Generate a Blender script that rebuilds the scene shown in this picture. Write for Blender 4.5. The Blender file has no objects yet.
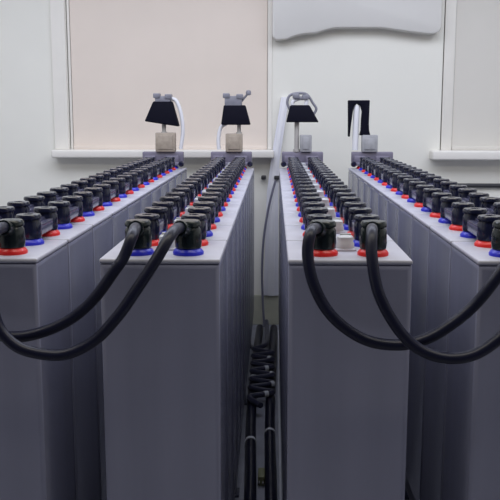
import bpy, bmesh, math
from mathutils import Vector, Matrix

scene = bpy.context.scene
col = scene.collection

# ------------------------------------------------------------------ camera
F = 838.0
PITCH = math.atan(135 / F)
YAW = math.atan(24 / F * math.cos(PITCH))
cam_d = bpy.data.cameras.new('camera')
cam_d.sensor_width = 36
cam_d.sensor_fit = 'HORIZONTAL'
cam_d.lens = F * 36 / 500
cam_d.clip_start = 0.05
cam = bpy.data.objects.new('camera', cam_d)
cam.location = (0, 0, 1.10)
cam.rotation_euler = (math.pi / 2 - PITCH, 0, YAW)
col.objects.link(cam)
scene.camera = cam

# ------------------------------------------------------------------ world and lights
w = bpy.data.worlds.new('world')
scene.world = w
w.use_nodes = True
bg = w.node_tree.nodes['Background']
bg.inputs[0].default_value = (0.45, 0.50, 0.85, 1)
bg.inputs[1].default_value = 0.055


def area(name, loc, rot, sx, sy, power, color):
    d = bpy.data.lights.new(name, 'AREA')
    d.shape = 'RECTANGLE'
    d.size, d.size_y = sx, sy
    d.energy = power
    d.color = color
    o = bpy.data.objects.new(name, d)
    o.location = loc
    o.rotation_euler = rot
    col.objects.link(o)
    return o


area('ceiling_lamp_rear', (0.0, 2.75, 2.36), (0, 0, 0), 4.2, 1.3, 66, (0.90, 0.95, 1.10))
area('ceiling_lamp_front', (0.0, 1.0, 2.36), (0, 0, 0), 3.6, 0.4, 28, (1.0, 0.95, 0.83))

scene.view_settings.view_transform = 'Standard'
scene.view_settings.look = 'None'
scene.view_settings.gamma = 1
scene.view_settings.exposure = 0.0
scene.view_settings.use_curve_mapping = False


# ------------------------------------------------------------------ materials
def mat(name, rgb, rough=0.5, metal=0.0, noise=0.0, nscale=20.0, bump=0.0, bscale=200.0, spec=0.5, streak=False):
    m = bpy.data.materials.new(name)
    m.use_nodes = True
    nt = m.node_tree
    b = nt.nodes['Principled BSDF']
    b.inputs['Base Color'].default_value = (*rgb, 1)
    b.inputs['Roughness'].default_value = rough
    b.inputs['Metallic'].default_value = metal
    b.inputs['Specular IOR Level'].default_value = spec
    tc = nt.nodes.new('ShaderNodeTexCoord')
    if noise > 0:
        n = nt.nodes.new('ShaderNodeTexNoise')
        n.inputs['Scale'].default_value = nscale
        n.inputs['Detail'].default_value = 4
        if streak:
            mp = nt.nodes.new('ShaderNodeMapping')
            mp.inputs['Scale'].default_value = (1, 1, 0.06)
            nt.links.new(tc.outputs['Object'], mp.inputs['Vector'])
            nt.links.new(mp.outputs['Vector'], n.inputs['Vector'])
        else:
            nt.links.new(tc.outputs['Object'], n.inputs['Vector'])
        r = nt.nodes.new('ShaderNodeValToRGB')
        r.color_ramp.elements[0].position = 0.3
        r.color_ramp.elements[1].position = 0.7
        r.color_ramp.elements[0].color = (*[c * (1 - noise) for c in rgb], 1)
        r.color_ramp.elements[1].color = (*[min(1, c * (1 + noise)) for c in rgb], 1)
        nt.links.new(n.outputs['Fac'], r.inputs['Fac'])
        nt.links.new(r.outputs['Color'], b.inputs['Base Color'])
    if bump > 0:
        n2 = nt.nodes.new('ShaderNodeTexNoise')
        n2.inputs['Scale'].default_value = bscale
        nt.links.new(tc.outputs['Object'], n2.inputs['Vector'])
        bp = nt.nodes.new('ShaderNodeBump')
        bp.inputs['Strength'].default_value = bump
        bp.inputs['Distance'].default_value = 0.002
        nt.links.new(n2.outputs['Fac'], bp.inputs['Height'])
        nt.links.new(bp.outputs['Normal'], b.inputs['Normal'])
    return m


M = dict(
    wall=mat('wall_paint', (0.835, 0.82, 0.75), 0.8, noise=0.015, nscale=3, bump=0.15),
    ceiling=mat('ceiling_paint', (0.78, 0.78, 0.76), 0.9, noise=0.01),
    floor=mat('floor_concrete', (0.26, 0.27, 0.33), 0.5, noise=0.15, nscale=9, bump=0.2),
    trim=mat('window_trim', (0.84, 0.81, 0.745), 0.5, noise=0.01),
    sill=mat('sill_white', (0.84, 0.81, 0.76), 0.4, noise=0.01),
    base=mat('baseboard_olive', (0.42, 0.42, 0.34), 0.6, noise=0.06),
    blind_pink=mat('blind_pinkish', (0.81, 0.715, 0.63), 0.85, noise=0.02, nscale=4, bump=0.2, bscale=500),
    blind_grey=mat('blind_greyish', (0.71, 0.68, 0.62), 0.85, noise=0.02, nscale=4, bump=0.2, bscale=500),
    pane=mat('pane_glass', (0.5, 0.6, 0.7), 0.05, noise=0.01),
    unit=mat('unit_grey', (0.68, 0.665, 0.635), 0.6, noise=0.02, nscale=3),
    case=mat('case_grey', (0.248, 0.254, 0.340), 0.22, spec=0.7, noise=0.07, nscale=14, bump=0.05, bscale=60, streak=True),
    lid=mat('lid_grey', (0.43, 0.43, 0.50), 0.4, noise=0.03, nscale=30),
    red=mat('ring_red', (0.72, 0.02, 0.02), 0.35, noise=0.04),
    blue=mat('ring_blue', (0.02, 0.025, 0.55), 0.35, noise=0.04),
    lead=mat('lead_metal', (0.35, 0.35, 0.37), 0.4, metal=0.9, noise=0.06),
    vent=mat('vent_grey', (0.46, 0.47, 0.50), 0.4, noise=0.03),
    cover=mat('link_cover', (0.060, 0.060, 0.105), 0.18, noise=0.1, nscale=40),
    cap=mat('link_cap', (0.008, 0.010, 0.030), 0.17, noise=0.1, nscale=40),
    cable=mat('cable_rubber', (0.007, 0.008, 0.024), 0.38, noise=0.1, nscale=30, spec=0.35),
    cable2=mat('cable_navy', (0.025, 0.027, 0.06), 0.36, noise=0.1, nscale=30),
    softgrey=mat('cable_softgrey', (0.16, 0.16, 0.22), 0.4, noise=0.1, nscale=30),
    boot=mat('boot_rubber', (0.008, 0.013, 0.015), 0.22, noise=0.1, nscale=30),
    plate=mat('plate_mauve', (0.20, 0.185, 0.25), 0.45, metal=0.2, noise=0.10, nscale=25),
    tan=mat('box_tan', (0.38, 0.32, 0.26), 0.6, noise=0.15, nscale=40),
    boxgrey=mat('box_grey', (0.36, 0.36, 0.38), 0.6, noise=0.12, nscale=40),
    post=mat('post_grey', (0.42, 0.40, 0.38), 0.5, noise=0.05),
    hood=mat('hood_black', (0.003, 0.003, 0.010), 0.7, spec=0.12, noise=0.1, nscale=40),
    clamp=mat('clamp_grey', (0.22, 0.22, 0.26), 0.4, noise=0.12, nscale=50),
    whitecable=mat('cable_white', (0.78, 0.78, 0.82), 0.45, noise=0.02),
    duct=mat('duct_white', (0.74, 0.74, 0.80), 0.45, noise=0.02),
    rack=mat('rack_navy', (0.035, 0.038, 0.075), 0.4, noise=0.1, nscale=20),
    tie=mat('tie_pale', (0.6, 0.62, 0.68), 0.4, noise=0.03),
    olive=mat('plug_olive', (0.20, 0.21, 0.12), 0.5, noise=0.1, nscale=40),
    pipe=mat('pipe_dark', (0.03, 0.03, 0.035), 0.5, noise=0.05),
)


# ------------------------------------------------------------------ mesh helpers
def merge(bm, part, mtx=None):
    if mtx is not None:
        part.transform(mtx)
    me = bpy.data.meshes.new('tmp')
    part.to_mesh(me)
    bm.from_mesh(me)
    bpy.data.meshes.remove(me)
    part.free()


def add_box(bm, x0, x1, y0, y1, z0, z1, bev=0.0, seg=2, mtx=None):
    p = bmesh.new()
    bmesh.ops.create_cube(p, size=1)
    p.transform(Matrix.Translation(((x0 + x1) / 2, (y0 + y1) / 2, (z0 + z1) / 2)) @
                Matrix.Diagonal((abs(x1 - x0), abs(y1 - y0), abs(z1 - z0), 1)))
    if bev > 0:
        bmesh.ops.bevel(p, geom=list(p.edges), offset=bev, segments=seg, profile=0.5, affect='EDGES')
    merge(bm, p, mtx)


def add_lathe(bm, profile, n=20, mtx=None):
    """profile: (radius, z) from bottom to top, closed with caps"""
    p = bmesh.new()
    rings = []
    for r, z in profile:
        rings.append([p.verts.new((r * math.cos(2 * math.pi * i / n), r * math.sin(2 * math.pi * i / n), z)) for i in range(n)])
    for a, b in zip(rings, rings[1:]):
        for i in range(n):
            p.faces.new((a[i], a[(i + 1) % n], b[(i + 1) % n], b[i]))
    p.faces.new(list(reversed(rings[0])))
    p.faces.new(rings[-1])
    merge(bm, p, mtx)


def add_ring(bm, profile, n=28, mtx=None):
    """closed profile revolved (a washer)"""
    p = bmesh.new()
    rings = [[p.verts.new((r * math.cos(2 * math.pi * i / n), r * math.sin(2 * math.pi * i / n), z)) for i in range(n)] for r, z in profile]
    k = len(rings)
    for q in range(k):
        a, b = rings[q], rings[(q + 1) % k]
        for i in range(n):
            p.faces.new((a[i], a[(i + 1) % n], b[(i + 1) % n], b[i]))
    merge(bm, p, mtx)


def add_prism(bm, pts, y0, y1, bev=0.0, mtx=None):
    """outline of (x, z) extruded along y"""
    p = bmesh.new()
    a = [p.verts.new((x, y0, z)) for x, z in pts]
    b = [p.verts.new((x, y1, z)) for x, z in pts]
    n = len(pts)
    for i in range(n):
        p.faces.new((a[i], a[(i + 1) % n], b[(i + 1) % n], b[i]))
    p.faces.new(list(reversed(a)))
    p.faces.new(b)
    bmesh.ops.recalc_face_normals(p, faces=p.faces)
    if bev > 0:
        bmesh.ops.bevel(p, geom=list(p.edges), offset=bev, segments=2, profile=0.5, affect='EDGES')
    merge(bm, p, mtx)


def spline(pts, per=8):
    P = [Vector(q) for q in pts]
    P = [2 * P[0] - P[1]] + P + [2 * P[-1] - P[-2]]
    out = []
    for i in range(1, len(P) - 2):
        a, b, c, d = P[i - 1:i + 3]
        for k in range(per):
            t = k / per
            out.append(0.5 * (2 * b + (c - a) * t + (2 * a - 5 * b + 4 * c - d) * t * t + (3 * b - a - 3 * c + d) * t ** 3))
    out.append(P[-2])
    return out


def add_tube(bm, pts, r, n=12, per=8, smooth=True):
    path = spline(pts, per) if smooth else [Vector(q) for q in pts]
    p = bmesh.new()
    T = (path[1] - path[0]).normalized()
    ref = Vector((0, 0, 1)) if abs(T.z) < 0.9 else Vector((1, 0, 0))
    N = (ref - T * ref.dot(T)).normalized()
    rings = []
    for i, q in enumerate(path):
        if i == 0:
            t = path[1] - path[0]
        elif i == len(path) - 1:
            t = path[-1] - path[-2]
        else:
            t = path[i + 1] - path[i - 1]
        t.normalize()
        N = (N - t * N.dot(t)).normalized()
        B = t.cross(N)
        rings.append([p.verts.new(q + (N * math.cos(2 * math.pi * k / n) + B * math.sin(2 * math.pi * k / n)) * r) for k in range(n)])
    for a, b in zip(rings, rings[1:]):
        for k in range(n):
            p.faces.new((a[k], a[(k + 1) % n], b[(k + 1) % n], b[k]))
    p.faces.new(list(reversed(rings[0])))
    p.faces.new(rings[-1])
    merge(bm, p)


def obj(name, bm, m, parent=None, smooth=True, angle=40):
    bmesh.ops.recalc_face_normals(bm, faces=bm.faces)
    me = bpy.data.meshes.new(name)
    if smooth:
        ca = math.cos(math.radians(angle))
        for f in bm.faces:
            f.smooth = True
        for e in bm.edges:
            if len(e.link_faces) == 2 and e.link_faces[0].normal.dot(e.link_faces[1].normal) < ca:
                e.smooth = False
    bm.to_mesh(me)
    bm.free()
    me.materials.append(m)
    o = bpy.data.objects.new(name, me)
    col.objects.link(o)
    if parent is not None:
        o.parent = parent
    return o


def tag(o, label, cat, group=None):
    o['label'] = label
    o['category'] = cat
    if group:
        o['group'] = group
    return o


def thing(name, label, cat, loc=(0, 0, 0), group=None):
    o = bpy.data.objects.new(name, None)
    o.empty_display_size = 0.05
    o.location = loc
    col.objects.link(o)
    return tag(o, label, cat, group)


def struct(name, bm, m, parent=None, smooth=False):
    o = obj(name, bm, m, parent, smooth)
    if parent is None:
        o['kind'] = 'structure'
    return o


def dup(root, loc, label, group=None):
    r = root.copy()
    col.objects.link(r)
    r.location = loc
    r['label'] = label
    if group:
        r['group'] = group
    for ch in list(root.children):
        c = ch.copy()
        col.objects.link(c)
        c.parent = r
        for g in list(ch.children):
            d = g.copy()
            col.objects.link(d)
            d.parent = c
    return r


# ------------------------------------------------------------------ room
WY = 4.35
bm = bmesh.new(); add_box(bm, -2.6, 2.6, -0.6, 4.6, -0.1, 0.0)
struct('floor', bm, M['floor'])
bm = bmesh.new(); add_box(bm, -2.6, 2.6, -0.6, 4.6, 2.4, 2.5)
struct('ceiling', bm, M['ceiling'])
bm = bmesh.new(); add_box(bm, -2.7, -2.6, -0.6, 4.6, 0, 2.4)
struct('wall_left', bm, M['wall'])
bm = bmesh.new(); add_box(bm, 2.6, 2.7, -0.6, 4.6, 0, 2.4)
struct('wall_right', bm, M['wall'])
ZB, ZT = 0.92, 2.25
WIN = [(-1.057, -0.033), (0.850, 1.95)]
bm = bmesh.new()
add_box(bm, -2.6, 2.6, WY, 4.6, 0, ZB)
add_box(bm, -2.6, 2.6, WY, 4.6, ZT, 2.4)
add_box(bm, -2.6, WIN[0][0], WY, 4.6, ZB, ZT)
add_box(bm, WIN[0][1], WIN[1][0], WY, 4.6, ZB, ZT)
add_box(bm, WIN[1][1], 2.6, WY, 4.6, ZB, ZT)
struct('wall_back', bm, M['wall'])
bm = bmesh.new()
add_box(bm, -2.6, 2.6, WY - 0.018, WY, 0, 0.158, 0.004)
struct('baseboard_back', bm, M['base'])

for i, (x0, x1) in enumerate(WIN):
    # window frame and pane at the back of the recess
    bm = bmesh.new()
    t = 0.05
    add_box(bm, x0, x0 + t, 4.52, 4.58, ZB, ZT, 0.004)
    add_box(bm, x1 - t, x1, 4.52, 4.58, ZB, ZT, 0.004)
    add_box(bm, x0 + t, x1 - t, 4.52, 4.58, ZB, ZB + t, 0.004)
    add_box(bm, x0 + t, x1 - t, 4.52, 4.58, ZT - t, ZT, 0.004)
    wn = struct('window_%d' % (i + 1), bm, M['trim'])
    bm = bmesh.new(); add_box(bm, x0 + t, x1 - t, 4.545, 4.555, ZB + t, ZT - t)
    obj('pane', bm, M['pane'], wn, False)

# sills: board with a rounded nose and small end returns
bm = bmesh.new(); add_box(bm, -1.135, 0.0, 4.26, 4.36, 0.884, 0.924, 0.008, 3)
struct('trim_1', bm, M['sill'], smooth=True)
bm = bmesh.new(); add_box(bm, 0.798, 2.05, 4.26, 4.36, 0.876, 0.922, 0.008, 3)
struct('trim_2', bm, M['sill'], smooth=True)
# pale architraves beside the windows
bm = bmesh.new(); add_box(bm, -1.134, -1.06, WY - 0.012, WY, 0.924, 2.35, 0.003)
struct('trim_3', bm, M['trim'])
bm = bmesh.new(); add_box(bm, -0.033, -0.010, WY - 0.006, WY, 0.924, 2.35, 0.002)
struct('trim_4', bm, M['trim'])


def blind(x0, x1, zb, m, label, gw):
    t = thing('roller_blind', label, 'blind', ((x0 + x1) / 2, WY + 0.008, zb))
    hw = (x1 - x0) / 2
    bm = bmesh.new()
    # very slightly waved cloth with thickness
    n = 40
    pts = []
    for k in range(n + 1):
        x = -hw + 2 * hw * k / n
        pts.append((x, 0.0025 * math.sin(x * 9) + 0.0015 * math.sin(x * 23)))
    vs = []
    for (x, y) in pts:
        vs.append([bm.verts.new((x, y + dy, z)) for dy, z in ((0, 0.02), (0.0015, 0.02), (0.0015, ZT - zb), (0, ZT - zb))])
    for a, b in zip(vs, vs[1:]):
        for q in range(4):
            bm.faces.new((a[q], a[(q + 1) % 4], b[(q + 1) % 4], b[q]))
    bm.faces.new(vs[0]); bm.faces.new(list(reversed(vs[-1])))
    obj('fabric', bm, m, t)
    bm = bmesh.new(); add_box(bm, -hw, hw, -0.008, 0.010, 0, 0.022, 0.004)
    obj('bottom_bar', bm, m, t)
    bm = bmesh.new()
    add_tube(bm, [(-hw, 0.01, ZT - zb - 0.03), (hw, 0.01, ZT - zb - 0.03)], 0.022, 16, smooth=False)
    obj('roller', bm, M['trim'], t)
    bm = bmesh.new()
    add_box(bm, -hw - gw, -hw - 0.002, -0.004, 0.012, 0, ZT - zb, 0.002)
    obj('side_guide', bm, M['trim'], t)
    return t


blind(WIN[0][0] + 0.018, WIN[0][1] - 0.002, 0.9215, M['blind_pink'], 'pinkish beige blind drawn over the wide window on the left', 0.014)
blind(WIN[1][0] + 0.062, WIN[1][1] - 0.01, 0.9215, M['blind_grey'], 'pale grey blind drawn over the window on the right', 0.056)

# grey wall unit high between the windows
bm = bmesh.new()
SY = 4.30 / 4.35
o_pts = [(-0.012, 1.80), (-0.012, 1.50), (-0.006, 1.480), (0.010, 1.472), (0.060, 1.476), (0.10, 1.492), (0.15, 1.503), (0.21, 1.506),
         (0.26, 1.522), (0.30, 1.531), (0.54, 1.531), (0.60, 1.522), (0.68, 1.511), (0.76, 1.503), (0.80, 1.500), (0.825, 1.504),
         (0.842, 1.518), (0.848, 1.54), (0.848, 1.80)]
o_pts = [(x * SY - (0.012 if x > 0.7 else 0), 1.1 + (z - 1.1) * SY) for x, z in o_pts]
add_prism(bm, o_pts, 4.28, WY, 0.012)
wu = tag(obj('wall_unit', bm, M['unit']), 'pale grey unit with uneven lower edge high on the wall between both windows', 'wall unit')

# dark pipe along the wall under the right sill
bm = bmesh.new()
add_tube(bm, [(0.55, WY - 0.012, 0.742), (2.58, WY - 0.012, 0.742)], 0.011, 12, smooth=False)
wp = tag(obj('wall_pipe', bm, M['pipe']), 'thin dark pipe running along the wall under the right sill', 'pipe')

# white cable duct on the wall in the gap between the two middle rows
dt = thing('cable_duct', 'white duct slanting down the wall in the gap between the two middle rows', 'duct', (0, WY, 0.16))
bm = bmesh.new()
dp = [(0.056, 1.19), (0.006, 0.86), (-0.006, 0.70), (-0.012, 0.16)]
wl = [0.020, 0.023, 0.030, 0.040]
left = [(x - a, z - 0.16) for (x, z), a in zip(dp, wl)]
right = [(x + a, z - 0.16) for (x, z), a in zip(dp, wl)]
add_prism(bm, left + right[::-1], -0.03, 0.0, 0.004)
obj('channel', bm, M['duct'], dt)
bm = bmesh.new()
add_prism(bm, [(x * 1 - a * 0.45, z - 0.16) for (x, z), a in zip(dp, wl)] + [(x + a * 0.45, z - 0.16) for (x, z), a in zip(dp, wl)][::-1], -0.034, -0.028, 0.002)
obj('lid', bm, M['whitecable'], dt)
for (x, hw) in ((-0.052, 0.012), (0.022, 0.020)):
    bm = bmesh.new()
    add_box(bm, x - hw, x + hw, -0.045, 0.0, 0.612, 0.632, 0.004)
    obj('clip', bm, M['pipe'], dt)['label'] = 'dark clip'

# ------------------------------------------------------------------ battery rows
D0 = 1.43          # front faces
LP = 0.233         # pitch of the cells along a row
NC = 11
ZTOP = 0.853
ZBOT = 0.155
LC = 0.2225
PX = 0.045
PY = (0.055, 0.165)
ORD = ['front', 'second', 'third', 'fourth', 'fifth', 'sixth', 'seventh', 'eighth', 'ninth', 'tenth', 'last']
ROWS = [
    dict(x=-0.518, w=0.210, front='red', name='leftmost row'),
    dict(x=-0.198, w=0.210, front='blue', name='second row from the left'),
    dict(x=0.133, w=0.214, front='red', name='third row from the left'),
    dict(x=0.457, w=0.208, front='blue', name='rightmost row'),
]


def make_cell(w, first):
    """cell with its base centre at the origin, front face towards -y; first = colour of the near rings"""
    t = thing('battery_cell', '', 'battery')
    h = ZTOP - ZBOT
    hw = w / 2
    hl = LC / 2
    bm = bmesh.new()
    p = bmesh.new()
    bmesh.ops.create_cube(p, size=1)
    p.transform(Matrix.Translation((0, 0, (h - 0.009) / 2)) @ Matrix.Diagonal((w, LC, h - 0.009, 1)))
    bmesh.ops.bevel(p, geom=[e for e in p.edges], offset=0.004, segments=2, profile=0.5, affect='EDGES')
    # shallow panels on the four sides
    for nx, ny in ((0, -1), (0, 1), (1, 0), (-1, 0)):
        f = max((f for f in p.faces if f.normal.x * nx + f.normal.y * ny > 0.99), key=lambda f: f.calc_area())
        bmesh.ops.inset_individual(p, faces=[f], thickness=0.008, depth=-0.0012)
    merge(bm, p)
    obj('case', bm, M['case'], t)
    bm = bmesh.new()
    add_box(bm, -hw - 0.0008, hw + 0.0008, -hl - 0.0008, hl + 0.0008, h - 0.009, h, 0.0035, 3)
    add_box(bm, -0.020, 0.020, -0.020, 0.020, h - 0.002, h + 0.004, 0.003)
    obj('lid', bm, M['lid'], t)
    for k, yy in enumerate(PY):
        c = first if k == 0 else ('blue' if first == 'red' else 'red')
        for s in (-1, 1):
            bm = bmesh.new()
            add_ring(bm, [(0.016, h - 0.001), (0.0275, h - 0.001), (0.0280, h + 0.004), (0.0255, h + 0.008), (0.021, h + 0.012), (0.016, h + 0.012)])
            bm.transform(Matrix.Translation((s * PX, yy - hl, 0)))
            r = obj('pole_ring', bm, M[c], t)
            r['label'] = c + ' pole ring'
            bm = bmesh.new()
            add_lathe(bm, [(0.0155, h - 0.001), (0.0155, h + 0.012), (0.0135, h + 0.014)], 20, Matrix.Translation((s * PX, yy - hl, 0)))
            obj('terminal_post', bm, M['lead'], r)
    bm = bmesh.new()
    add_lathe(bm, [(0.017, h + 0.003), (0.017, h + 0.012), (0.015, h + 0.015), (0.015, h + 0.024), (0.012, h + 0.027), (0.004, h + 0.028)], 20)
    add_box(bm, -0.010, 0.010, -0.002, 0.002, h + 0.026, h + 0.031, 0.001)
    obj('vent_plug', bm, M['vent'], t)
    return t


def make_link(length):
    """black insulated link over two poles; origin on the near pole at lid height"""
    t = thing('cell_connector', '', 'connector')
    bm = bmesh.new()
    hw, n = 0.019, 10
    pts = [(hw * math.cos(math.pi + math.pi * k / n), -0.004 + hw * math.sin(math.pi + math.pi * k / n)) for k in range(n + 1)]
    pts += [(hw * math.cos(math.pi * k / n), length + 0.004 + hw * math.sin(math.pi * k / n)) for k in range(n + 1)]
    # outline in (x, y): extrude up
    add_prism(bm, [(x, -y) for x, y in pts], 0.014, 0.037, 0.003, Matrix.Rotation(math.pi / 2, 4, 'X'))
    # raised rib along the bar
    add_box(bm, -0.006, 0.006, 0.024, length - 0.024, 0.035, 0.042, 0.002)
    obj('bar_cover', bm, M['cover'], t)
    for y in (0, length):
        bm = bmesh.new()
        add_lathe(bm, [(0.0235, 0.0125), (0.0240, 0.020), (0.0235, 0.042), (0.0215, 0.046), (0.0215, 0.049), (0.0245, 0.050),
                       (0.0245, 0.055), (0.0225, 0.058), (0.010, 0.0585), (0.009, 0.0565), (0.002, 0.0565)], 22,
                  Matrix.Translation((0, y, 0)))
        obj('cap', bm, M['cap'], t)
    return t


def fix_link_mesh(t):
    # the prism helper extrudes along y and is turned upright; make sure it sits above the lid
    ch = [c for c in t.children if c.name.startswith('bar_cover')][0]
    zs = [v.co.z for v in ch.data.vertices]
    if max(zs) < 0.02:
        for v in ch.data.vertices:
            v.co.z = -v.co.z
        ch.data.flip_normals()
    return t


def make_rack(x, name):
    t = thing('battery_rack', 'dark navy steel rack on the floor carrying the ' + name, 'rack', (x, D0 + NC * LP / 2, 0))
    y0, y1 = -NC * LP / 2 + 0.02, NC * LP / 2 - 0.02
    for s in (-1, 1):
        bm = bmesh.new()
        add_box(bm, s * 0.075 - 0.022, s * 0.075 + 0.022, y0, y1, 0.10, ZBOT, 0.003)
        obj('rail', bm, M['rack'], t)
    for q in range(4):
        yy = y0 + 0.08 + (y1 - y0 - 0.16) * q / 3
        bm = bmesh.new()
        add_box(bm, -0.053, 0.053, yy - 0.018, yy + 0.018, 0.105, 0.145, 0.002)
        obj('cross_beam', bm, M['rack'], t)
        for s in (-1, 1):
            bm = bmesh.new()
            add_box(bm, s * 0.075 - 0.018, s * 0.075 + 0.018, yy - 0.018, yy + 0.018, 0.006, 0.10, 0.002)
            add_box(bm, s * 0.075 - 0.026, s * 0.075 + 0.026, yy - 0.026, yy + 0.026, 0, 0.008, 0.002)
            obj('leg', bm, M['rack'], t)


link0 = None
LINK_LEN = LP - PY[1] + PY[0]
cells0 = {}
for R in ROWS:
    make_rack(R['x'], R['name'])
    grp = 'battery cells of the ' + R['name']
    for i in range(NC):
        key = (R['w'], R['front'])
        if i == 0:
            label = {'leftmost row': 'grey battery cell with red rings at the front end of the leftmost row',
                     'second row from the left': 'grey battery cell with blue rings facing front, second row from the left',
                     'third row from the left': 'grey battery cell with red rings facing front, third row from the left',
                     'rightmost row': 'grey battery cell with blue rings at the front end of the rightmost row'}[R['name']]
        else:
            label = 'tall grey battery cell, %s from the front in the %s' % (ORD[i], R['name']) if i < NC - 1 else \
                'tall grey battery cell at the far wall end of the %s' % R['name']
        loc = (R['x'], D0 + i * LP + LC / 2, ZBOT)
        if key not in cells0:
            c = make_cell(*key)
            c.location = loc
            c['label'] = label
            c['group'] = grp
            cells0[key] = c
        else:
            dup(cells0[key], loc, label, grp)
    for i in range(NC - 1):
        for s, side in ((-1, 'left'), (1, 'right')):
            a = 'front' if i == 0 else ORD[i]
            b = ORD[i + 1]
            label = 'black link joining %s and %s cells on the %s side, %s' % (a, b, side, R['name'])
            loc = (R['x'] + s * PX, D0 + i * LP + PY[1], ZTOP)
            grp2 = 'black links on the ' + R['name']
            if link0 is None:
                link0 = fix_link_mesh(make_link(LINK_LEN))
                link0.location = loc
                link0['label'] = label
                link0['group'] = grp2
            else:
                dup(link0, loc, label, grp2)

# ------------------------------------------------------------------ end plates and terminals at the far wall end
YE = D0 + (NC - 1) * LP + PY[1]
for R in ROWS:
    t = thing('end_plate', 'mauve grey metal plate across the far poles of the ' + R['name'], 'metal plate', (R['x'], YE, ZTOP), 'end plates')
    bm = bmesh.new()
    add_box(bm, -0.096, 0.096, -0.024, 0.026, 0.0145, 0.030, 0.003)
    add_box(bm, -0.096, 0.096, -0.006, 0.026, 0.028, 0.078, 0.005)
    add_box(bm, -0.085, -0.035, -0.020, -0.004, 0.028, 0.060, 0.004)
    add_box(bm, 0.015, 0.075, -0.020, -0.004, 0.028, 0.060, 0.004)
    obj('bar', bm, M['plate'], t)
    s = 1 if R['x'] < 0 else -1
    bm = bmesh.new()
    add_lathe(bm, [(0.013, 0), (0.013, 0.012), (0.008, 0.018)], 14, Matrix.Translation((s * 0.088, -0.022, 0.022)) @ Matrix.Rotation(math.pi / 2, 4, 'X'))
    obj('knob', bm, M['cap'], t)['label'] = 'black knob'
    for q in (-PX, PX):
        bm = bmesh.new()
        add_lathe(bm, [(0.012, 0.029), (0.012, 0.036), (0.007, 0.037), (0.007, 0.041)], 6, Matrix.Translation((q, -0.016, 0)))
        obj('bolt', bm, M['lead'], t)

ZP = ZTOP + 0.078


def hood_terminal(loc, label, box, boxm, post, hood, top, knob=None, cable=None, arch=None, tilt=0.0):
    t = thing('cable_terminal', label, 'terminal', loc)
    bx0, bx1, bz = box
    bm = bmesh.new()
    add_box(bm, bx0, bx1, -0.022, 0.026, 0, bz, 0.004)
    add_box(bm, bx0 + 0.012, bx1 - 0.012, -0.026, -0.020, 0.012, bz - 0.012, 0.002)
    obj('terminal_box', bm, boxm, t)
    px, pr, pz0, pz1 = post
    bm = bmesh.new()
    add_lathe(bm, [(pr, pz0), (pr, pz1)], 14, Matrix.Translation((px, 0.004, 0)))
    add_lathe(bm, [(pr * 1.5, pz0), (pr * 1.5, pz0 + 0.012)], 14, Matrix.Translation((px, 0.004, 0)))
    obj('post', bm, M['post'], t)
    hx0, hx1, tx0, tx1, hz0, hz1, sl = hood
    bm = bmesh.new()
    p = bmesh.new()
    q = []
    for (xa, xb, yy, z) in ((hx0, hx1, 0.034, hz0), (tx0, tx1, 0.020, hz1)):
        q.append([p.verts.new((xa, 0.004 - yy, z + (sl if z == hz0 else 0))), p.verts.new((xb, 0.004 - yy, z - (sl if z == hz0 else 0))),
                  p.verts.new((xb, 0.004 + yy, z - (sl if z == hz0 else 0))), p.verts.new((xa, 0.004 + yy, z + (sl if z == hz0 else 0)))])
    for k in range(4):
        p.faces.new((q[0][k], q[0][(k + 1) % 4], q[1][(k + 1) % 4], q[1][k]))
    p.faces.new(q[0][::-1]); p.faces.new(q[1])
    bmesh.ops.recalc_face_normals(p, faces=p.faces)
    bmesh.ops.bevel(p, geom=list(p.edges), offset=0.006, segments=3, profile=0.5, affect='EDGES')
    merge(bm, p)
    obj('hood', bm, M['hood'], t)
    if top:
        x0, x1, z0, z1 = top
        bm = bmesh.new()
        add_box(bm, x0, x1, -0.014, 0.022, z0, z1 - 0.012, 0.005)
        add_box(bm, x0 - 0.008, x0 + 0.024, -0.018, 0.026, z1 - 0.022, z1, 0.004)
        add_box(bm, x1 - 0.026, x1 + 0.006, -0.018, 0.026, z1 - 0.026, z1 - 0.004, 0.004)
        obj('clamp', bm, M['clamp'], t)
    if arch:
        bm = bmesh.new()
        add_tube(bm, arch, 0.006, 10)
        obj('bail', bm, M['clamp'], t)['label'] = 'thin grey wire bail'
    if knob:
        x, z, xs, zs = knob
        bm = bmesh.new()
        add_tube(bm, [(xs, 0.004, zs), (x, 0.0, z)], 0.005, 8, smooth=False)
        add_lathe(bm, [(0.004, -0.012), (0.011, -0.009), (0.013, 0), (0.010, 0.010), (0.004, 0.012)], 12, Matrix.Translation((x, 0, z)))
        obj('lever', bm, M['clamp'], t)
    if cable:
        bm = bmesh.new()
        add_tube(bm, cable, 0.009, 10)
        obj('lead_wire', bm, M['whitecable'], t)['label'] = 'white lead wire'
    return t


yo = YE + 0.002
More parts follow.
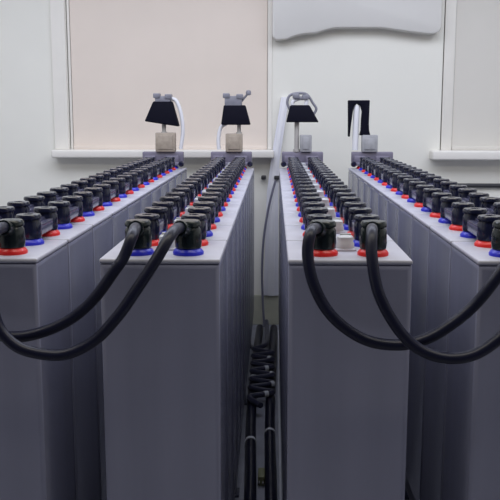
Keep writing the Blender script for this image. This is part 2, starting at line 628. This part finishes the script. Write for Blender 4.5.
# local heights are measured from the end plate's top (z = ZP)
X1, X2, X3, X4 = [R['x'] for R in ROWS]
hood_terminal((X1, yo, ZP), 'black hood leaning on a tan box, far end of the leftmost row',
              (-0.032, 0.060, 0.088), M['tan'], (0.006, 0.010, 0.080, 0.135),
              (-0.080, 0.078, -0.040, 0.048, 0.128, 0.232, 0.012), (-0.032, 0.040, 0.222, 0.268),
              cable=[(0.035, 0.004, 0.246), (0.066, 0.002, 0.232), (0.088, 0.0, 0.170), (0.094, 0.0, 0.09), (0.083, 0.0, 0.012)])
hood_terminal((X2, yo, ZP), 'black hood with a small side lever, far end of the second row from the left',
              (-0.026, 0.052, 0.084), M['tan'], (0.036, 0.009, 0.078, 0.130),
              (-0.046, 0.090, -0.034, 0.066, 0.124, 0.214, 0.0), (-0.030, 0.050, 0.205, 0.268),
              knob=(0.080, 0.270, 0.045, 0.228),
              cable=[(-0.02, 0.004, 0.132), (-0.048, 0.0, 0.112), (-0.060, 0.0, 0.06), (-0.058, 0.0, 0.010)])
hood_terminal((X3, yo, ZP), 'black hood under a wire bail, far end of the third row from the left',
              (-0.012, 0.042, 0.078), M['boxgrey'], (-0.027, 0.011, 0.0, 0.145),
              (-0.077, 0.073, -0.058, 0.030, 0.136, 0.214, 0.0), (-0.040, 0.022, 0.238, 0.266),
              arch=[(-0.058, 0.004, 0.190), (-0.072, 0.004, 0.225), (-0.060, 0.004, 0.258), (-0.02, 0.004, 0.268), (0.018, 0.004, 0.262),
                    (0.045, 0.004, 0.225), (0.062, 0.004, 0.196), (0.045, 0.004, 0.165)],
              cable=[(-0.045, 0.004, 0.200), (-0.046, 0.0, 0.230), (-0.015, 0.0, 0.244), (0.015, 0.0, 0.240), (0.012, 0.0, 0.205)])

# open black frame at the far end of the rightmost row
t = thing('cable_terminal', 'black open frame with white strap, far end of the rightmost row', 'terminal', (X4, yo, ZP))
bm = bmesh.new()
add_box(bm, -0.050, 0.022, -0.022, 0.026, 0, 0.078, 0.004)
add_box(bm, -0.038, 0.010, -0.026, -0.020, 0.012, 0.062, 0.002)
obj('terminal_box', bm, M['boxgrey'], t)
bm = bmesh.new()
fr = [(-0.117, 0.236), (-0.018, 0.236), (-0.020, 0.130), (-0.018, 0.098), (-0.012, 0.076), (-0.062, 0.076), (-0.056, 0.100), (-0.055, 0.150), (-0.052, 0.185),
      (-0.060, 0.210), (-0.076, 0.220), (-0.090, 0.208), (-0.095, 0.180), (-0.102, 0.120), (-0.106, 0.070), (-0.114, 0.070), (-0.115, 0.140)]
add_prism(bm, fr, -0.014, 0.020, 0.003)
obj('frame', bm, M['hood'], t)
bm = bmesh.new()
add_tube(bm, [(-0.076, 0.002, 0.212), (-0.077, 0.0, 0.18), (-0.079, 0.0, 0.10), (-0.080, 0.0, 0.008)], 0.014, 12)
obj('strap', bm, M['whitecable'], t)['label'] = 'white strap'

# ------------------------------------------------------------------ jumper cables at the front
YF = D0 + PY[0]


def jumper(label, xs, xe, path, dy, exit_x):
    t = thing('jumper_cable', label, 'cable', (xs, YF, ZTOP))
    off = Vector((xs, YF, ZTOP))
    pts = [(xs, YF, 0.893), ((xs * 0.45 + path[0][0] * 0.55), YF - 0.045, 0.906)]
    n = len(path)
    for k, (x, z) in enumerate(path):
        e = min(k, n - 1 - k)
        y = 1.36 + dy * min(1, e / 3) + (0.030 if e == 0 else (0.012 if e == 1 else 0))
        pts.append((x, y, z))
    pts += [(xe, YF - 0.045, 0.906), (xe, YF, 0.893)]
    bm = bmesh.new()
    add_tube(bm, [Vector(p) - off for p in pts], 0.0098, 14, 10)
    obj('sheath', bm, M['cable'], t)
    for x, p in ((xs, pts[1]), (xe, pts[-2])):
        bm = bmesh.new()
        add_lathe(bm, [(0.0235, 0.0125), (0.0245, 0.022), (0.0235, 0.044), (0.0200, 0.050), (0.0235, 0.051), (0.0235, 0.057), (0.0205, 0.061), (0.008, 0.062)], 22,
                  Matrix.Translation((x - xs, 0, 0)))
        a = Vector((x, YF, 0.893)) - off
        b = Vector(p) - off
        add_tube(bm, [a, a + (b - a) * 0.95], 0.0135, 14, smooth=False)
        obj('pole_boot', bm, M['boot'], t)
    return t


jumper('black cable from second row left front pole to outer front pole of leftmost row', X2 - PX, X1 - PX,
       [(-0.238, 0.898), (-0.250, 0.866), (-0.266, 0.842), (-0.304, 0.792), (-0.349, 0.755), (-0.408, 0.731), (-0.460, 0.728), (-0.510, 0.745),
        (-0.548, 0.795), (-0.562, 0.860), (-0.564, 0.897)], 0.014, 0)
jumper('black cable from second row right front pole to inner front pole of leftmost row', X2 + PX, X1 + PX,
       [(-0.173, 0.900), (-0.192, 0.867), (-0.230, 0.809), (-0.258, 0.770), (-0.299, 0.728), (-0.351, 0.705), (-0.410, 0.711), (-0.443, 0.732), (-0.463, 0.765),
        (-0.476, 0.830), (-0.475, 0.895)], -0.016, 0)
jumper('black cable from third row left front pole to inner front pole of rightmost row', X3 - PX, X4 - PX,
       [(0.062, 0.905), (0.057, 0.872), (0.066, 0.826), (0.089, 0.779), (0.123, 0.745), (0.165, 0.723), (0.215, 0.718), (0.258, 0.729), (0.297, 0.753), (0.335, 0.787),
        (0.366, 0.831), (0.392, 0.872), (0.405, 0.900)], 0.014, 0)
jumper('black cable from third row right front pole to outer front pole of rightmost row', X3 + PX, X4 + PX,
       [(0.164, 0.905), (0.162, 0.872), (0.171, 0.817), (0.195, 0.768), (0.226, 0.730), (0.258, 0.711), (0.298, 0.704), (0.338, 0.714), (0.378, 0.745),
        (0.425, 0.793), (0.468, 0.850), (0.492, 0.897)], -0.016, 0)

# ------------------------------------------------------------------ cables on the floor of the middle aisle
def floor_cable(label, pts, r, m, ties=()):
    t = thing('floor_cable', label, 'cable', (pts[0][0], pts[0][1], 0), 'cables on the floor of the middle aisle')
    off = Vector((pts[0][0], pts[0][1], 0))
    bm = bmesh.new()
    add_tube(bm, [Vector(p) - off for p in pts], r, 12, 8)
    obj('sheath', bm, m, t)
    path = spline(pts, 8)
    for f in ties:
        k = int(f * (len(path) - 2))
        c = path[k] - off
        d = (path[k + 1] - path[k]).normalized()
        rot = d.to_track_quat('Z', 'Y').to_matrix().to_4x4()
        bm = bmesh.new()
        add_ring(bm, [(r * 0.98, -0.008), (r * 1.12, -0.008), (r * 1.12, 0.008), (r * 0.98, 0.008)], 16, Matrix.Translation(c) @ rot)
        obj('tie', bm, M['tie'], t)['label'] = 'pale tie'
    return t


floor_cable('thick black cable on the aisle floor along the left rack', [(-0.060, 1.9, 0.018), (-0.064, 2.3, 0.018), (-0.078, 2.9, 0.018), (-0.078, 3.5, 0.018), (-0.068, 4.2, 0.018)],
            0.018, M['cable'], (0.42, 0.72))
floor_cable('thick black cable on the aisle floor along the right rack', [(-0.002, 1.9, 0.018), (-0.004, 2.3, 0.018), (-0.010, 2.9, 0.018), (-0.004, 3.5, 0.018), (0.004, 4.2, 0.018)],
            0.018, M['cable'], (0.48, 0.64))
floor_cable('thin pale cable on the aisle floor at the right', [(0.024, 1.9, 0.004), (0.024, 2.5, 0.004), (0.024, 3.2, 0.004), (0.028, 4.2, 0.004)], 0.004, M['tie'])
snake = [(-0.034, 4.22, 0.047), (-0.030, 3.80, 0.047)]
for k in range(13):
    snake.append((-0.044 + (0.044 if k % 2 else -0.044), 3.70 - 0.055 * k, 0.047))
snake.append((-0.044, 2.95, 0.046))
floor_cable('dark cable snaking over the two thick cables on the aisle floor', snake, 0.011, M['cable2'], (0.32, 0.5, 0.6, 0.75, 0.9))
# black cable hanging from the right clip of the duct
bm = bmesh.new()
add_tube(bm, [(0.010, 4.285, 0.770), (-0.012, 4.275, 0.69), (-0.035, 4.27, 0.58), (-0.052, 4.265, 0.45), (-0.058, 4.262, 0.30), (-0.054, 4.258, 0.15),
              (-0.048, 4.250, 0.05), (-0.046, 4.238, 0.010)], 0.006, 10)
tag(obj('hanging_cable', bm, M['softgrey']), 'thin grey cable hanging down the left edge of the white duct', 'cable')
# olive plug at the near end of the aisle
t = thing('cable_plug', 'small olive plug lying on the aisle floor between the thick cables', 'plug', (-0.0335, 2.40, 0.0))
bm = bmesh.new(); add_box(bm, -0.0105, 0.0105, -0.03, 0.04, 0, 0.030, 0.004)
obj('plug_body', bm, M['olive'], t)
for q in (-0.006, 0.006):
    bm = bmesh.new(); add_box(bm, q - 0.002, q + 0.002, -0.046, -0.028, 0.014, 0.018, 0.0008)
    obj('prong', bm, M['lead'], t)
